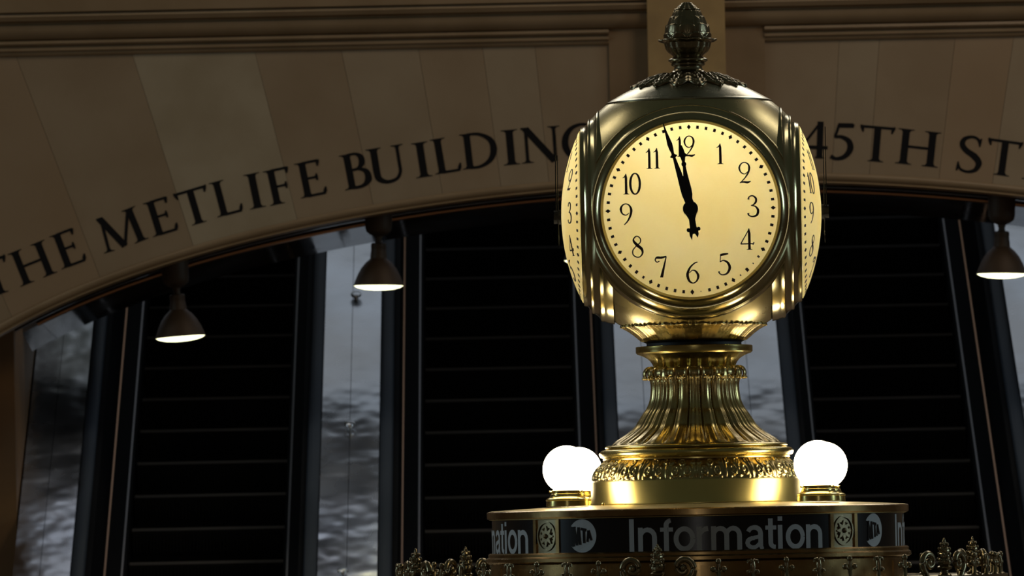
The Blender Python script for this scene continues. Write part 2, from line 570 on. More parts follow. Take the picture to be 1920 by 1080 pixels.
# ------------------------------------------------------------------ lettering
ST = .118; TH = .048
def stem(x, y0=0, y1=1, w=ST, bot=True, top=True, dx=0):
    pts, ws = [], []
    L = y1 - y0
    X = lambda y: x + dx * (y - y0) / L
    if bot: seqb = [(y0, w + .17), (y0 + .02, w + .16), (y0 + .035, w + .05), (y0 + .09, w)]
    else: seqb = [(y0, w)]
    if top: seqt = [(y1 - .09, w), (y1 - .035, w + .05), (y1 - .02, w + .16), (y1, w + .17)]
    else: seqt = [(y1, w)]
    for y, ww in seqb + seqt:
        pts.append((X(y), y)); ws.append(ww)
    return (pts, ws, False)
def line(a, c, w0, w1=None):
    return ([a, c], [w0, w1 if w1 is not None else w0], False)
def curve(pts, ws):
    return (pts, ws, True)
def serif_glyph(ch):
    if ch == 'I': return [stem(.16)], .32
    if ch == 'T': return [stem(.38, top=False), line((.02, .975), (.74, .975), .05), ([(.0, 1.02), (.035, .95), (.06, .82)], [.02, .06, .015], False), ([(.76, 1.02), (.725, .95), (.70, .82)], [.02, .06, .015], False)], .76
    if ch == 'H': return [stem(.16), stem(.74), line((.16, .51), (.74, .51), TH)], .90
    if ch == 'E': return [stem(.15), line((.15, .976), (.52, .976), .048), line((.15, .52), (.43, .52), .045), line((.15, .024), (.56, .024), .048),
                          ([(.54, 1.0), (.515, .93), (.505, .82)], [.03, .055, .015], False), ([(.44, .62), (.43, .52), (.44, .42)], [.015, .05, .015], False), ([(.60, .20), (.57, .09), (.545, .0)], [.015, .06, .03], False)], .60
    if ch == 'F': return [stem(.15), line((.15, .976), (.52, .976), .048), line((.15, .50), (.43, .50), .045),
                          ([(.54, 1.0), (.515, .93), (.505, .82)], [.03, .055, .015], False), ([(.44, .60), (.43, .50), (.44, .40)], [.015, .05, .015], False)], .56
    if ch == 'L': return [stem(.15), line((.15, .024), (.56, .024), .048), ([(.60, .22), (.57, .10), (.545, .0)], [.015, .06, .03], False)], .60
    if ch == 'M': return [stem(.11, w=.05, top=False, dx=.06), line((.14, .985), (.52, .02), .125), line((.52, .02), (.86, .98), .05), stem(.94, top=True, dx=-.06, w=.12),
                          line((.06, .985), (.22, .985), .035)], 1.06
    if ch == 'N': return [stem(.13, w=.05, top=False), line((.12, .985), (.74, .0), .125), stem(.76, w=.05, bot=False), line((.02, .985), (.18, .985), .035)], .86
    if ch == 'B': return [stem(.15), curve([(.15, .976), (.36, .97), (.47, .86), (.47, .68), (.36, .55), (.15, .53)], [.045, .05, .10, .11, .06, .04]),
                          curve([(.15, .53), (.38, .53), (.54, .42), (.55, .18), (.40, .04), (.15, .024)], [.04, .05, .10, .125, .07, .045])], .62
    if ch == 'D': return [stem(.15), curve([(.15, .976), (.45, .95), (.70, .76), (.76, .48), (.66, .20), (.42, .04), (.15, .024)], [.045, .06, .10, .125, .10, .06, .045])], .84
    if ch == 'R': return [stem(.15), curve([(.15, .976), (.36, .97), (.50, .86), (.50, .66), (.36, .52), (.15, .50)], [.045, .05, .10, .11, .06, .04]), curve([(.32, .52), (.50, .22), (.72, .0)], [.07, .12, .08])], .72
    if ch == 'U': return [([(.13, 1), (.13, .98), (.13, .96), (.13, .9), (.13, .35)], [.28, .28, .16, .118, .118], False), curve([(.13, .36), (.16, .12), (.34, .0), (.56, .05), (.66, .22), (.67, .40)], [.118, .11, .075, .06, .05, .048]),
                          ([(.67, .38), (.67, .9), (.67, .96), (.67, .98), (.67, 1)], [.048, .048, .08, .22, .22], False)], .80
    if ch == 'G': return [curve([(.74, .80), (.66, .95), (.46, 1.0), (.22, .90), (.07, .66), (.06, .36), (.20, .10), (.44, .0), (.66, .04), (.76, .12)], [.03, .05, .055, .09, .12, .125, .095, .06, .05, .05]),
                          stem(.76, 0.08, .42, bot=False), ([(.77, .97), (.755, .85), (.76, .76)], [.02, .05, .015], False)], .86
    if ch == 'S': return [curve([(.48, .80), (.42, .95), (.28, 1.0), (.12, .92), (.08, .76), (.18, .60), (.38, .46), (.50, .28), (.44, .08), (.27, .0), (.10, .05), (.03, .20)], [.03, .05, .055, .08, .095, .11, .13, .11, .08, .055, .045, .03]),
                          ([(.50, .98), (.475, .86), (.48, .74)], [.02, .05, .015], False), ([(.01, .0), (.035, .12), (.03, .26)], [.02, .05, .015], False)], .56
    if ch == '4': return [line((.52, 1.02), (.02, .30), .05), line((.0, .30), (.74, .30), .075), line((.52, 1.04), (.52, .0), .13), line((.40, .015), (.64, .015), .03)], .74
    if ch == '5': return [([(.20, .95), (.60, .97), (.62, 1.0)], [.10, .10, .02], False), line((.22, .97), (.13, .60), .05), curve([(.13, .61), (.30, .63), (.50, .52), (.55, .30), (.42, .08), (.20, .0), (.04, .06)], [.045, .07, .11, .13, .10, .065, .09])], .62
    return [], .3

letters = [('T', 3, 551, 62), ('H', 73, 524, 72), ('E', 140, 496, 48), ('M', 236, 462, 82), ('E', 312, 437, 48), ('T', 374, 419, 62), ('L', 433, 401, 48), ('I', 484, 390, 28), ('F', 531, 381, 46),
           ('E', 590, 367, 48), ('B', 674, 352, 50), ('U', 732, 340, 66), ('I', 796, 332, 28), ('L', 842, 323, 48), ('D', 903, 314, 66), ('I', 960, 309, 28), ('N', 1015, 304, 72), ('G', 1091, 299, 66),
           None, ('4', 1526, 296, 50), ('5', 1576, 298, 44), ('T', 1641, 303, 64), ('H', 1718, 310, 78), ('S', 1815, 322, 46), ('T', 1877, 329, 64), ('R', 1945, 340, 56), ('E', 2004, 351, 48), ('E', 2060, 364, 48), ('T', 2120, 380, 62)]
CAP = 66 * mw
for i, L in enumerate(letters):
    if not L: continue
    ch, px, py, wpx = L
    nb = [q for q in (letters[i - 1] if i > 0 else None, letters[i + 1] if i + 1 < len(letters) else None) if q]
    pa = at(nb[0][1], nb[0][2], WY) if (i > 0 and letters[i - 1]) else at(px, py, WY)
    pb = at(nb[-1][1], nb[-1][2], WY) if (i + 1 < len(letters) and letters[i + 1]) else at(px, py, WY)
    ang = math.atan2(pb.z - pa.z, pb.x - pa.x)
    c = at(px, py, WY)
    strokes, gw = serif_glyph(ch)
    sx = wpx * mw / gw
    ca, sa = cos(ang), sin(ang)
    m = MB()
    def fn(u, v, t, c=c, sx=sx, ca=ca, sa=sa, gw=gw):
        x = (u - gw / 2) * sx; z = v * CAP
        return (x * ca - z * sa, -t, x * sa + z * ca)
    for j, (pts, ws, sm) in enumerate(strokes):
        m.ribbon(pts, [q_ * 1.2 + .012 for q_ in ws], fn, (-.001, .0025 + j * .0002), smooth=sm)
    m.build('inscribed_letter', M['incised'], wallo, smooth=False, loc=(c.x, WY, c.z))

# ------------------------------------------------------------------ escalators
TAN = math.tan(R(30))
def slope_z(y):                 # height of the nosing line of the steps at depth y
    return EYE - .077 + (y - (41.6 + CY)) * TAN
def along(y0, y1, prof, m, mi=0, base_fn=slope_z, cuts=1):
    """prof (x, height over the nosing line) swept up the incline"""
    base = len(m.v); n = len(prof)
    for k in range(cuts + 1):
        y = y0 + (y1 - y0) * k / cuts
        for (x, h) in prof:
            m.v.append((x, y, base_fn(y) + h))
    for k in range(cuts):
        for i in range(n):
            j = (i + 1) % n
            a = base + k * n
            m.f.append((a + i, a + j, a + n + j, a + n + i)); m.mi.append(mi)
    m.f.append(tuple(base + i for i in reversed(range(n)))); m.mi.append(mi)
    m.f.append(tuple(base + cuts * n + i for i in range(n))); m.mi.append(mi)

RISE = .204
RUN = RISE / TAN
Y0E, Y1E = 14.6, 23.4
def make_escalator(xc, phase, label):
    z0 = slope_z(Y0E)
    e = thing('escalator', label, 'escalator', (xc, Y0E, 0), 0, 'bank of escalators under the arch')
    L = MB()
    k0 = -10
    for k in range(k0, 16):
        z = EYE - .178 + phase + RISE * k
        y = (41.6 + CY) + (z - (EYE - .077)) / TAN
        if y < Y0E or y > Y1E: continue
        st = MB()
        # tread, riser with curved cleats, pale strip standing in for tread edge sheen
        st.box(-.465, .465, 0, RUN + .01, -.035, -.001)
        rp = [(0, -.001), (-.004, -.03), (.006, -.10), (.024, -.17), (.034, -RISE), (.06, -RISE), (.06, -.03)]
        st.extrude(rp, -.465, .465)
        for c in range(46):
            x = -.455 + .91 * c / 45
            st.box(x - .003, x + .003, -.008, .01, -.15, -.022)
        o = st.build('step', M['step'], e, smooth=False, loc=(0, y - Y0E, z))
        ns = MB(); ns.box(-.462, .462, -.007, .02, -.016, .001)
        ns.build('nosing', M['nosing'], o, smooth=False)
    def sl(prof, name, m, **kw):
        mb = MB()
        along(Y0E, Y1E, prof, mb, base_fn=lambda y: slope_z(y))
        mb.v = [(x, y - Y0E, z) for (x, y, z) in mb.v]
        return mb.build(name, m, e, smooth=False)
    for s in (-1, 1):
        f = lambda pr: [(s * x, h) for (x, h) in pr]
        sl(f([(.472, -.25), (.472, .10), (.488, .10), (.488, -.25)]), 'skirt_panel', M['baluster'])
        sl(f([(.488, .085), (.488, .105), (.499, .108), (.499, .085)]), 'skirt_trim', M['skirt'])
        sl(f([(.499, .05), (.499, .100), (.60, .100), (.60, .05)]), 'inner_ledge', M['baluster'])
        sl(f([(.60, .05), (.60, .86), (.642, .86), (.642, .05)]), 'balustrade', M['baluster'])
        sl(f([(.600, .100), (.592, .104), (.590, .116), (.600, .122)]), 'copper_trim', M['copper'])
        hr = MB()
        pr = f([(.632, .872), (.634, .90), (.645, .912), (.672, .918), (.699, .912), (.710, .90), (.708, .872), (.699, .862), (.642, .862)])
        along(Y0E, Y1E, pr, hr)
        hr.v = [(x, y - Y0E, z) for (x, y, z) in hr.v]
        hr.build('handrail', M['rubber'], e, smooth=True, angle=50)
    tr = MB()
    along(Y0E, Y1E, [(-.60, -.30), (-.60, .04), (-.488, .04), (-.488, -.26), (.488, -.26), (.488, .04), (.60, .04), (.60, -.30)], tr)
    tr.v = [(x, y - Y0E, z) for (x, y, z) in tr.v]
    tr.build('truss_casing', M['black'], e, smooth=False)
    return e

EC = [-1.872, -.096, 2.332]
make_escalator(EC[0], 0.0, 'leftmost black escalator of the three, nearest the brown side wall')
make_escalator(EC[1], -.045, 'middle black escalator of the three, rising behind the left side of the clock pedestal')
make_escalator(EC[2], -.085, 'rightmost black escalator of the three, to the right of the clock')

def make_deck(x0, x1, label, joints, knobs):
    e = thing('escalator_divider', label, 'escalator divider', ((x0 + x1) / 2, Y0E, 0), 0, 'steel decks between the escalators')
    cx = (x0 + x1) / 2
    edges_ = [x0] + joints + [x1]
    for i in range(len(edges_) - 1):
        a, c = edges_[i] - cx, edges_[i + 1] - cx
        mb = MB()
        g = .0016
        along(Y0E, Y1E + .6, [(a + g, .875), (a + g, .905), (c - g, .905), (c - g, .875)], mb, cuts=6)
        mb.v = [(x, y - Y0E, z) for (x, y, z) in mb.v]
        mb.build('steel_panel', M['steel'], e, smooth=False)
    cs = MB()
    along(Y0E, Y1E + .6, [(x0 - cx + .01, .0), (x0 - cx + .01, .873), (x1 - cx - .01, .873), (x1 - cx - .01, .0)], cs)
    cs.v = [(x, y - Y0E, z) for (x, y, z) in cs.v]
    cs.build('core', M['black'], e, smooth=False)
    for (kx, ky) in knobs:
        kb = MB()
        rot = Matrix.Rotation(R(30), 3, 'X')
        kb.lathe([(0.0, .045), (.018, .044), (.030, .038), (.034, .028), (.030, .02), (.014, .014), (.014, 0)], 24, axis=lambda x, y, z: rot @ Vector((x, y, z)))
        kb.build('anti_slide_knob', M['steel'], e, loc=(kx - cx, ky - Y0E, slope_z(ky) + .905))
    return e

def deck_y(px, py):             # depth at which a pixel ray meets the deck plane
    lo, hi = 14.0, 24.0
    for _ in range(50):
        mid = (lo + hi) / 2
        if at(px, py, mid).z > slope_z(mid) + .905: lo = mid
        else: hi = mid
    return lo
kn = []
for (px, py) in ((656, 802), (643, 1078), (668, 560)):
    y = deck_y(px, py); kn.append((at(px, py, y).x, y))
HD = .714
make_deck(HX0 + .01, EC[0] - HD, 'outer steel deck strip between the brown wall and the leftmost escalator', [-2.762], [])
make_deck(EC[0] + HD, EC[1] - HD, 'narrow steel deck strip with round knobs, left of the clock booth', [kn[0][0]], kn)
make_deck(EC[1] + HD, EC[2] - HD, 'wide steel deck strip directly behind the clock pedestal', [at(1203, 750, 18.2).x, at(1398, 750, 18.2).x], [])
make_deck(EC[2] + HD, EC[2] + HD + .40, 'steel deck strip at the right edge of the view, behind the pendant lamp', [EC[2] + HD + .2], [])

# ------------------------------------------------------------------ pendant lamps under the arch
def make_pendant(px, py, tilt, label, lean=0.0):
    Y = WY + .28
    c = at(px, py, Y)
    u = (Y - CY) / F
    ztop = ACZ + (AB + .03) * math.sqrt(max(0, 1 - ((c.x - ACX) / (AA + .03)) ** 2))
    e = thing('pendant_lamp', label, 'lamp', (c.x, Y, c.z), 0, 'bell lamps hung under the arch')
    e.rotation_euler = (lean, tilt, 0)
    top = (ztop - c.z)
    k = u
    sh = MB()
    pr = [(47, 0), (46.5, 2.5), (44, 10), (39.5, 21), (33, 33), (25, 43), (17.5, 49.5), (15.5, 52), (14, 52), (17, 47), (24, 41), (32, 31), (38.5, 20), (43, 9), (45.5, 0)]
    sh.lathe([(r * k, z * k) for r, z in pr], 48)
    sh.build('lamp_shade', M['shade'], e)
    so = MB()
    so.lathe([(0, 50 * k)] + [(r * k, z * k) for r, z in [(16, 50), (15, 62), (14.5, 64), (14, 72), (14.5, 73), (14, 79), (12, 80.5), (7, 81)]] + [(0, 81 * k)], 32)
    so.build('socket', M['shade'], e)
    stm = MB()
    hh = max(top / k, 100)
    stm.lathe([(0, 80 * k), (7 * k, 80 * k), (6 * k, 87 * k), (8 * k, 93 * k), (17 * k, 97 * k), (23 * k, 102 * k), (25 * k, 110 * k), (26 * k, hh * k), (0, hh * k)], 32)
    stm.build('ceiling_mount', M['shade'], e)
    bl = MB()
    bl.lathe([(46 * k, 1 * k), (46 * k, 0 * k), (40 * k, -3.5 * k), (28 * k, -6.5 * k), (12 * k, -8 * k), (0, -8.4 * k)], 40)
    bl.build('glowing_lens', M['bulb'], e)
    return e
make_pendant(338.5, 632, R(-3.6), 'leftmost bell lamp with a lit rim, hanging in front of the leftmost escalator')
make_pendant(710, 536, R(1.0), 'bell lamp in front of the narrow steel strip, second from the left')
make_pendant(1104, 489, R(1.2), 'bell lamp almost wholly hidden behind the left edge of the clock')
make_pendant(1878, 514, R(1.4), 'rightmost bell lamp, hanging at the right edge of the view')

# brass lighting track following the arch above the lamps
tk = MB()
pts = []
for i in range(90):
    t = PI * (0.20 + 0.60 * i / 89)
    pts.append((ACX - (AA - .035) * cos(t), WY + .43, ACZ + (AB - .035) * sin(t)))
tk.tube(pts, .016, 8)
tko = tk.build('light_track', M['copper'])
tag(tko, 'thin brown metal conduit curving along the underside of the arch', 'conduit')

# ------------------------------------------------------------------ booth and clock, in pixels of the clock's own distance
s = 24.0 / F
CX, CYY = .631, 0.0
def Zc(y):                      # image row on the clock axis -> height
    return EYE + (HOR - (y + 6.9)) * s

# --- information booth
ZB = 0.0
booth = thing('information_booth', 'round brass information booth with black sign band carrying the clock', 'information booth', (CX, CYY, 0), R(-2.7))
def P(rows, mul=1.0):
    return [(r * s * mul, Zc(y)) for (r, y) in rows]
m = MB()
m.lathe(P([(0, 944), (200, 944), (300, 947), (385, 951.5), (391, 952.4), (391, 968), (386, 969), (0, 969)]), 160)
m.build('booth_top', M['brass_satin'], booth)
m = MB()
m.lathe(P([(388, 952.2), (392.5, 952.6), (395, 954.5), (395, 965), (393, 967), (388, 967.6)]), 160)
m.build('top_rim', M['brass_brown'], booth)
m = MB()
m.lathe(P([(300, 968), (383.5, 968), (383.5, 1033), (300, 1033)]), 160)
m.build('drum_core', M['bronze'], booth)
m = MB()
m.lathe(P([(380, 1030.5), (391, 1030.5), (394, 1033), (394, 1038), (398, 1041), (398, 1047), (392, 1051), (380, 1051)]), 160)
m.build('lower_moulding', M['brass_brown'], booth)
m = MB()
m.lathe(P([(380, 1050), (388, 1050), (388, 1120), (380, 1120)]), 160)
m.build('brass_apron', M['brass_brown'], booth)

RS = 384.0                      # sign face radius, pixels
ZS = Zc(1031)                   # bottom of the sign band
def cyl(a0, rr):
    """(u along the arc, v up) in pixels around angle a0"""
    return lambda u, v, t: ((rr + t) * s * sin(a0 + u / rr), -(rr + t) * s * cos(a0 + u / rr), ZS + v * s)
def curved_box(mb, fn, u0, u1, v0, v1, t0, t1, n=24):
    base = len(mb.v)
    for i in range(n + 1):
        u = u0 + (u1 - u0) * i / n
        for (v, t) in ((v0, t0), (v0, t1), (v1, t1), (v1, t0)):
            mb.v.append(tuple(fn(u, v, t)))
    for i in range(n):
        a = base + i * 4; c = a + 4
        for k in range(4):
            k2 = (k + 1) % 4
            mb.quad(a + k, a + k2, c + k2, c + k)
    mb.f.append((base, base + 3, base + 2, base + 1)); mb.mi.append(0)
    e = base + n * 4
    mb.f.append((e, e + 1, e + 2, e + 3)); mb.mi.append(0)

XH = .735; W_ = .145
def arc(cx, cy, rx, ry, a0, a1, n=9):
    return [(cx + rx * cos(R(a0 + (a1 - a0) * i / (n - 1))), cy + ry * sin(R(a0 + (a1 - a0) * i / (n - 1)))) for i in range(n)]
def sans(ch):
    h = W_ / 2
    if ch == 'I': return [([(h, 0), (h, 1)], [W_, W_], False)], .27
    if ch == 'i': return [([(h, 0), (h, XH)], [W_, W_], False), ([(h, .86), (h, 1)], [W_, W_], False)], .255
    if ch == 'n': return [([(h, 0), (h, XH)], [W_, W_], False), (arc(.285, .44, .21, .225, 180, 0) + [(.495, .0)], [.10] + [.13] * 3 + [W_] * 6, False)], .665
    if ch == 'm': return [([(h, 0), (h, XH)], [W_, W_], False), (arc(.265, .45, .19, .215, 180, 0) + [(.455, .0)], [.10] + [.13] * 3 + [W_] * 6, False),
                          (arc(.645, .45, .19, .215, 180, 0) + [(.835, .0)], [.10] + [.13] * 3 + [W_] * 6, False)], 1.0
    if ch == 'o': return [(arc(.31, .365, .245, .31, 0, 360, 25), [W_] * 25, False)], .67
    if ch == 'r': return [([(h, 0), (h, XH)], [W_, W_], False), (arc(.345, .42, .27, .25, 180, 92, 6), [.10, .13, .14, W_, W_, W_], False)], .42
    if ch == 'f': return [([(.18, 0), (.18, .82)], [W_, W_], False), (arc(.33, .79, .15, .15, 180, 95, 6), [W_, W_, .14, .13, .13, .13], False), ([(0, .66), (.38, .66)], [.12, .12], False)], .40
    if ch == 't': return [([(.16, .18), (.16, .94)], [W_, W_], False), (arc(.30, .19, .14, .13, 180, 275, 6), [W_, W_, .14, .13, .13, .13], False), ([(0, .66), (.34, .66)], [.12, .12], False)], .39
    if ch == 'a': return [(arc(.28, .50, .19, .175, 165, 0, 8) + [(.47, .12), (.50, .04), (.56, .05)], [.13] * 4 + [W_] * 5 + [.12, .08], False),
                          (arc(.245, .20, .175, .145, 75, 285, 9) + [(.36, .10), (.47, .22)], [.11, .12, .13, .14, .14, .13, .13, .12, .12, .11, .10], False),
                          ([(.26, .355), (.40, .385), (.48, .43)], [.11, .11, .11], False)], .62
    return [], .3

for q in range(4):
    a0 = R(90 * q)
    sp = MB()
    fn = cyl(a0, RS)
    half = RS * R(39.9)
    curved_box(sp, fn, -half, half, 0, 63, 0, 2.0, 64)
    so_ = sp.build('sign_panel', M['sign'], booth, smooth=True)
    so_['label'] = 'black curved sign panel'
    # word
    tx = MB()
    cap = 59.0
    fnt = cyl(a0, RS + 2.0)
    word = 'Information'
    tot = sum(sans(c)[1] for c in word)
    u0, u1 = -RS * R(17.8), RS * R(38.2)
    k = (u1 - u0) / tot
    u = u0
    for ch in word:
        st_, adv = sans(ch)
        for j, (pts, ws, smf) in enumerate(st_):
            pp = []
            for i_ in range(len(pts)):
                pp.append(pts[i_])
            # subdivide straight strokes so they follow the curve
            tx.ribbon([(u + a * k, b_ * cap + .6) for a, b_ in pp], [w_ * k for w_ in ws], fnt, (0.0, .6 + .08 * j), smooth=False)
        u += adv * k
    tx.build('sign_lettering', M['sign_text'], so_, smooth=False)
    # round emblem: pale disc cut at the left, dark leaning letters
    em = MB()
    uc = -RS * R(32.2)
    rr = 30.5
    pts = [(uc + rr * cos(R(d)), 31 + rr * sin(R(d))) for d in range(-142, 143, 6)]
    pts += [(uc - 25, 49), (uc - 16, 46), (uc - 14, 30), (uc - 20, 10)]
    # fan so that the concave outline is filled properly
    base = len(em.v)
    outline = pts
    em.poly(outline, cyl(a0, RS + 2.0), (0.0, .6))
    emo = em.build('round_emblem', M['sign_text'], so_, smooth=False)
    dk = MB()
    fd = cyl(a0, RS + 2.6)
    def g(lst, wd):
        for j, (a, c) in enumerate(lst):
            dk.ribbon([(uc + a[0], 31 + a[1]), (uc + c[0], 31 + c[1])], [wd, wd], fd, (0.0, .5 + .05 * j), smooth=False)
    g([((-19, -19), (-17, 17)), ((-18, 17), (-12, -17)), ((-12, -17), (-8, 16)), ((-7.5, 16), (-5, -16))], 5.0)
    g([((-3, 13), (9, 10.5)), ((3.5, 11.5), (4, -13))], 5.0)
    g([((11, -11), (13.5, 10)), ((14, 10), (19.5, -8)), ((12, -3), (18, -2.4))], 4.2)
    dk.build('emblem_letters', M['sign'], so_, smooth=False)
    # medallion between the signs
    am = a0 + R(45)
    fm = cyl(am, RS)
    md = MB()
    curved_box(md, fm, -27, 27, 0, 63, 0, 1.0, 8)
    mo = md.build('medallion_panel', M['bronze'], booth, smooth=True)
    rg = MB()
    def mp(u_, v_, t_): return fm(u_, v_ + 31.5, t_)
    def ring(mb, ra, rb, t0, t1, n=32):
        base = len(mb.v)
        for i in range(n):
            a = 2 * PI * i / n
            for (rr_, tt) in ((ra, t0), (ra, t1), (rb, t1), (rb, t0)):
                mb.v.append(tuple(mp(rr_ * cos(a), rr_ * sin(a) * 1.12, tt)))
        for i in range(n):
            a = base + 4 * i; c = base + 4 * ((i + 1) % n)
            for k_ in range(4):
                k2 = (k_ + 1) % 4
                mb.quad(a + k_, a + k2, c + k2, c + k_)
    ring(rg, 24.5, 21.5, 1, 3.4)
    rg.build('medallion_ring', M['bronze'], mo, smooth=False)
    ro = MB()
    for j in range(8):
        a = 2 * PI * j / 8
        ro.ribbon([(3 * cos(a), 3 * sin(a)), (9 * cos(a), 9 * sin(a)), (18 * cos(a), 19 * sin(a))], [2, 8, 1], lambda u_, v_, t_: mp(u_, v_, t_), (1, 3.0 + .1 * j), smooth=True, steps=5)
        c = mp(13 * cos(a + .39), 14 * sin(a + .39), 2)
        ro.ball(c, 2.8 * s, 8)
    c = mp(0, 0, 3); ro.ball(c, 5 * s, 12)
    ro.build('medallion_rosette', M['bronze'], mo)
    for sg in (-1, 1):
        pm = MB()
        curved_box(pm, fm, sg * 30.5 - 4.0, sg * 30.5 + 4.0, -1, 63, 0, 4.5, 4)
        pm.build('sign_post', M['brass_brown'], booth, smooth=False)
# raised frames on the brass apron
for q in range(16):
    fa = cyl(R(22.5 * q + 11), 388)
    pn = MB()
    curved_box(pn, fa, -64, 64, -92, -26, -.5, 1.6, 12)
    pn.build('apron_panel', M['brass_brown'], booth, smooth=True)
# small bolt on the booth top beside the left lamp
m = MB(); m.ball((0, 0, 0), 3.2 * s, 10); m.lathe([(2.2 * s, -6 * s), (2.2 * s, 2 * s)], 12)
m.build('bolt', M['brass'], booth, loc=(-172 * s * 1.0, -140 * s * 1.0, Zc(944) + 1.5 * s))
# gallery cornice and body under the cresting
def Zr(v): return EYE + v
m = MB()
m.lathe([(0.70, Zr(-.26)), (1.03, Zr(-.26)), (1.03, Zr(-.225)), (1.06, Zr(-.215)), (1.075, Zr(-.20)), (1.075, Zr(-.235)), (1.10, Zr(-.26)), (1.10, Zr(-.32)), (1.04, Zr(-.38)), (1.0, Zr(-.42)), (1.0, Zr(-1.0)), (1.0, Zr(-1.32)), (1.22, Zr(-1.34)), (1.22, Zr(-1.40)), (1.12, Zr(-1.44)), (1.12, .12), (1.18, .10), (1.18, 0.0), (.7, 0.0)], 160)
m.build('booth_body', M['bronze'], booth)

# cresting: 6 palmettes, scrolls on each side, small trefoils between
RC = 1.05
def palmette():
    m = MB()
    m.lathe([(0, 0), (.020, 0), (.024, .008), (.014, .016), (.012, .024), (.024, .030), (.026, .036), (.016, .042)], 20)
    z = .042
    for i, (r, h) in enumerate([(.021, .024), (.019, .022), (.0165, .020), (.012, .018)]):
        zz = z
        m.lathe([(.008, zz - .004), (r * .8, zz), (r, zz + h * .5), (r * .72, zz + h), (.004, zz + h + .004)], 24, disp=lambda a, t, ph, r=r: (abs(cos(3 * ph + i)) * r * .18, 0))
        for k in range(6):
            a = 2 * PI * (k + .5 * i) / 6
            m.ball((r * 1.12 * cos(a), r * 1.12 * sin(a), zz + h * .8), .0042, 8, (1, 1, 1.5))
        z += h * .84
    m.ball((0, 0, z + .010), .0055, 8, (1, 1, 2.2))
    m.ball((.006, 0, z + .006), .004, 8, (1, 1, 1.8)); m.ball((-.006, 0, z + .006), .004, 8, (1, 1, 1.8))
    return m
def trefoil(kind):
    m = MB()
    m.lathe([(0, 0), (.016, 0), (.018, .006), (.008, .012), (.006, .05), (.0, .056)], 14)
    if kind == 0:
        m.ball((0, 0, .072), .0105, 10); m.tube([(0, 0, .04), (0, 0, .070)], .0065, 8)
        for sg in (-1, 1):
            m.ball((sg * .0185, 0, .046), .0105, 10)
            m.tube([(0, 0, .036), (sg * .009, 0, .040), (sg * .017, 0, .046)], .005, 8)
    else:
        m.tube([(0, 0, .03), (0, 0, .055), (0, 0, .070)], [.007, .010, .007], 8)
        for sg in (-1, 1):
            m.tube([(0, 0, .062), (sg * .007, 0, .074), (sg * .015, 0, .072), (sg * .017, 0, .064)], [.005, .006, .005, .004], 8)
            m.ball((sg * .016, 0, .034), .0080, 10)
            m.tube([(0, 0, .026), (sg * .008, 0, .040), (sg * .016, 0, .036)], .005, 8)
    return m
def scroll(sg):
    m = MB()
    pts, rr = [], []
    for i in range(26):
        t = i / 25
        a = R(-60 + 400 * t)
        rad = .034 * (1 - .74 * t)
        pts.append((-sg * (1.15 * rad * cos(a)) + sg * .004, 0, .052 + rad * sin(a) * 1.2)); rr.append(.012 - .004 * t)
    m.tube(pts, rr, 8)
    m.ball((sg * .004, 0, .053), .013, 10)
    m.tube([(-sg * .008, 0, .0), (-sg * .019, 0, .018), (-sg * .016, 0, .026)], .011, 8)
    return m
PR = {'p': palmette(), 't0': trefoil(0), 't1': trefoil(1), 's1': scroll(1), 's-1': scroll(-1)}
first = {}
def crest(key, name, ang):
    a = R(ang)
    loc = (RC * sin(a), -RC * cos(a), EYE - .206)
    if key in first:
        o = first[key].copy(); COL.objects.link(o); o.parent = booth
    else:
        o = PR[key].build(name, M['bronze'], booth, angle=60); first[key] = o
    o.location = loc
    o.rotation_euler = (0, 0, a)
for k in range(6):
    c = -6.3 + 60 * k
    crest('p', 'cresting_palmette', c)
    crest('s1', 'cresting_scroll', c - 4.9)
    crest('s-1', 'cresting_scroll', c + 4.9)
    for j in range(7):
        crest('t%d' % (j % 2), 'cresting_trefoil', c + 30 + 6.3 * (j - 3))

# --- clock
ZK = Zc(943.5)
clock = thing('clock', 'four-faced brass ball clock with glowing cream dials on a fluted pedestal', 'clock', (CX, CYY, ZK), R(-1.8))
def Zl(y): return Zc(y) - ZK
def PP(rows): return [(r * s, Zl(y)) for (r, y) in rows]
def fine(rows, step=2.0):
    out = []
    for i in range(len(rows) - 1):
        (r0, y0), (r1, y1) = rows[i], rows[i + 1]
        n = max(1, int(abs(y1 - y0) / step + abs(r1 - r0) / (step * 2)))
        for k in range(n):
            t = k / n
            out.append((r0 + (r1 - r0) * t, y0 + (y1 - y0) * t))
    out.append(rows[-1])
    return out
def spline(rows, n=6):
    out = []
    L = len(rows)
    for i in range(L - 1):
        p0, p1, p2, p3 = rows[max(i - 1, 0)], rows[i], rows[i + 1], rows[min(i + 2, L - 1)]
        for k in range(n):
            q = k / n
            out.append(tuple(0.5 * ((2 * p1[a]) + (-p0[a] + p2[a]) * q + (2 * p0[a] - 5 * p1[a] + 4 * p2[a] - p3[a]) * q * q + (-p0[a] + 3 * p1[a] - 3 * p2[a] + p3[a]) * q ** 3) for a in (0, 1)))
    out.append(rows[-1])
    return out

# base drum
m = MB(); m.lathe(PP([(0, 943.5), (200.5, 943.5), (200.5, 941), (199, 939), (199, 902), (197.5, 899.5), (190, 899), (0, 899)]), 160)
m.build('base_drum', M['brass_drum'], clock)
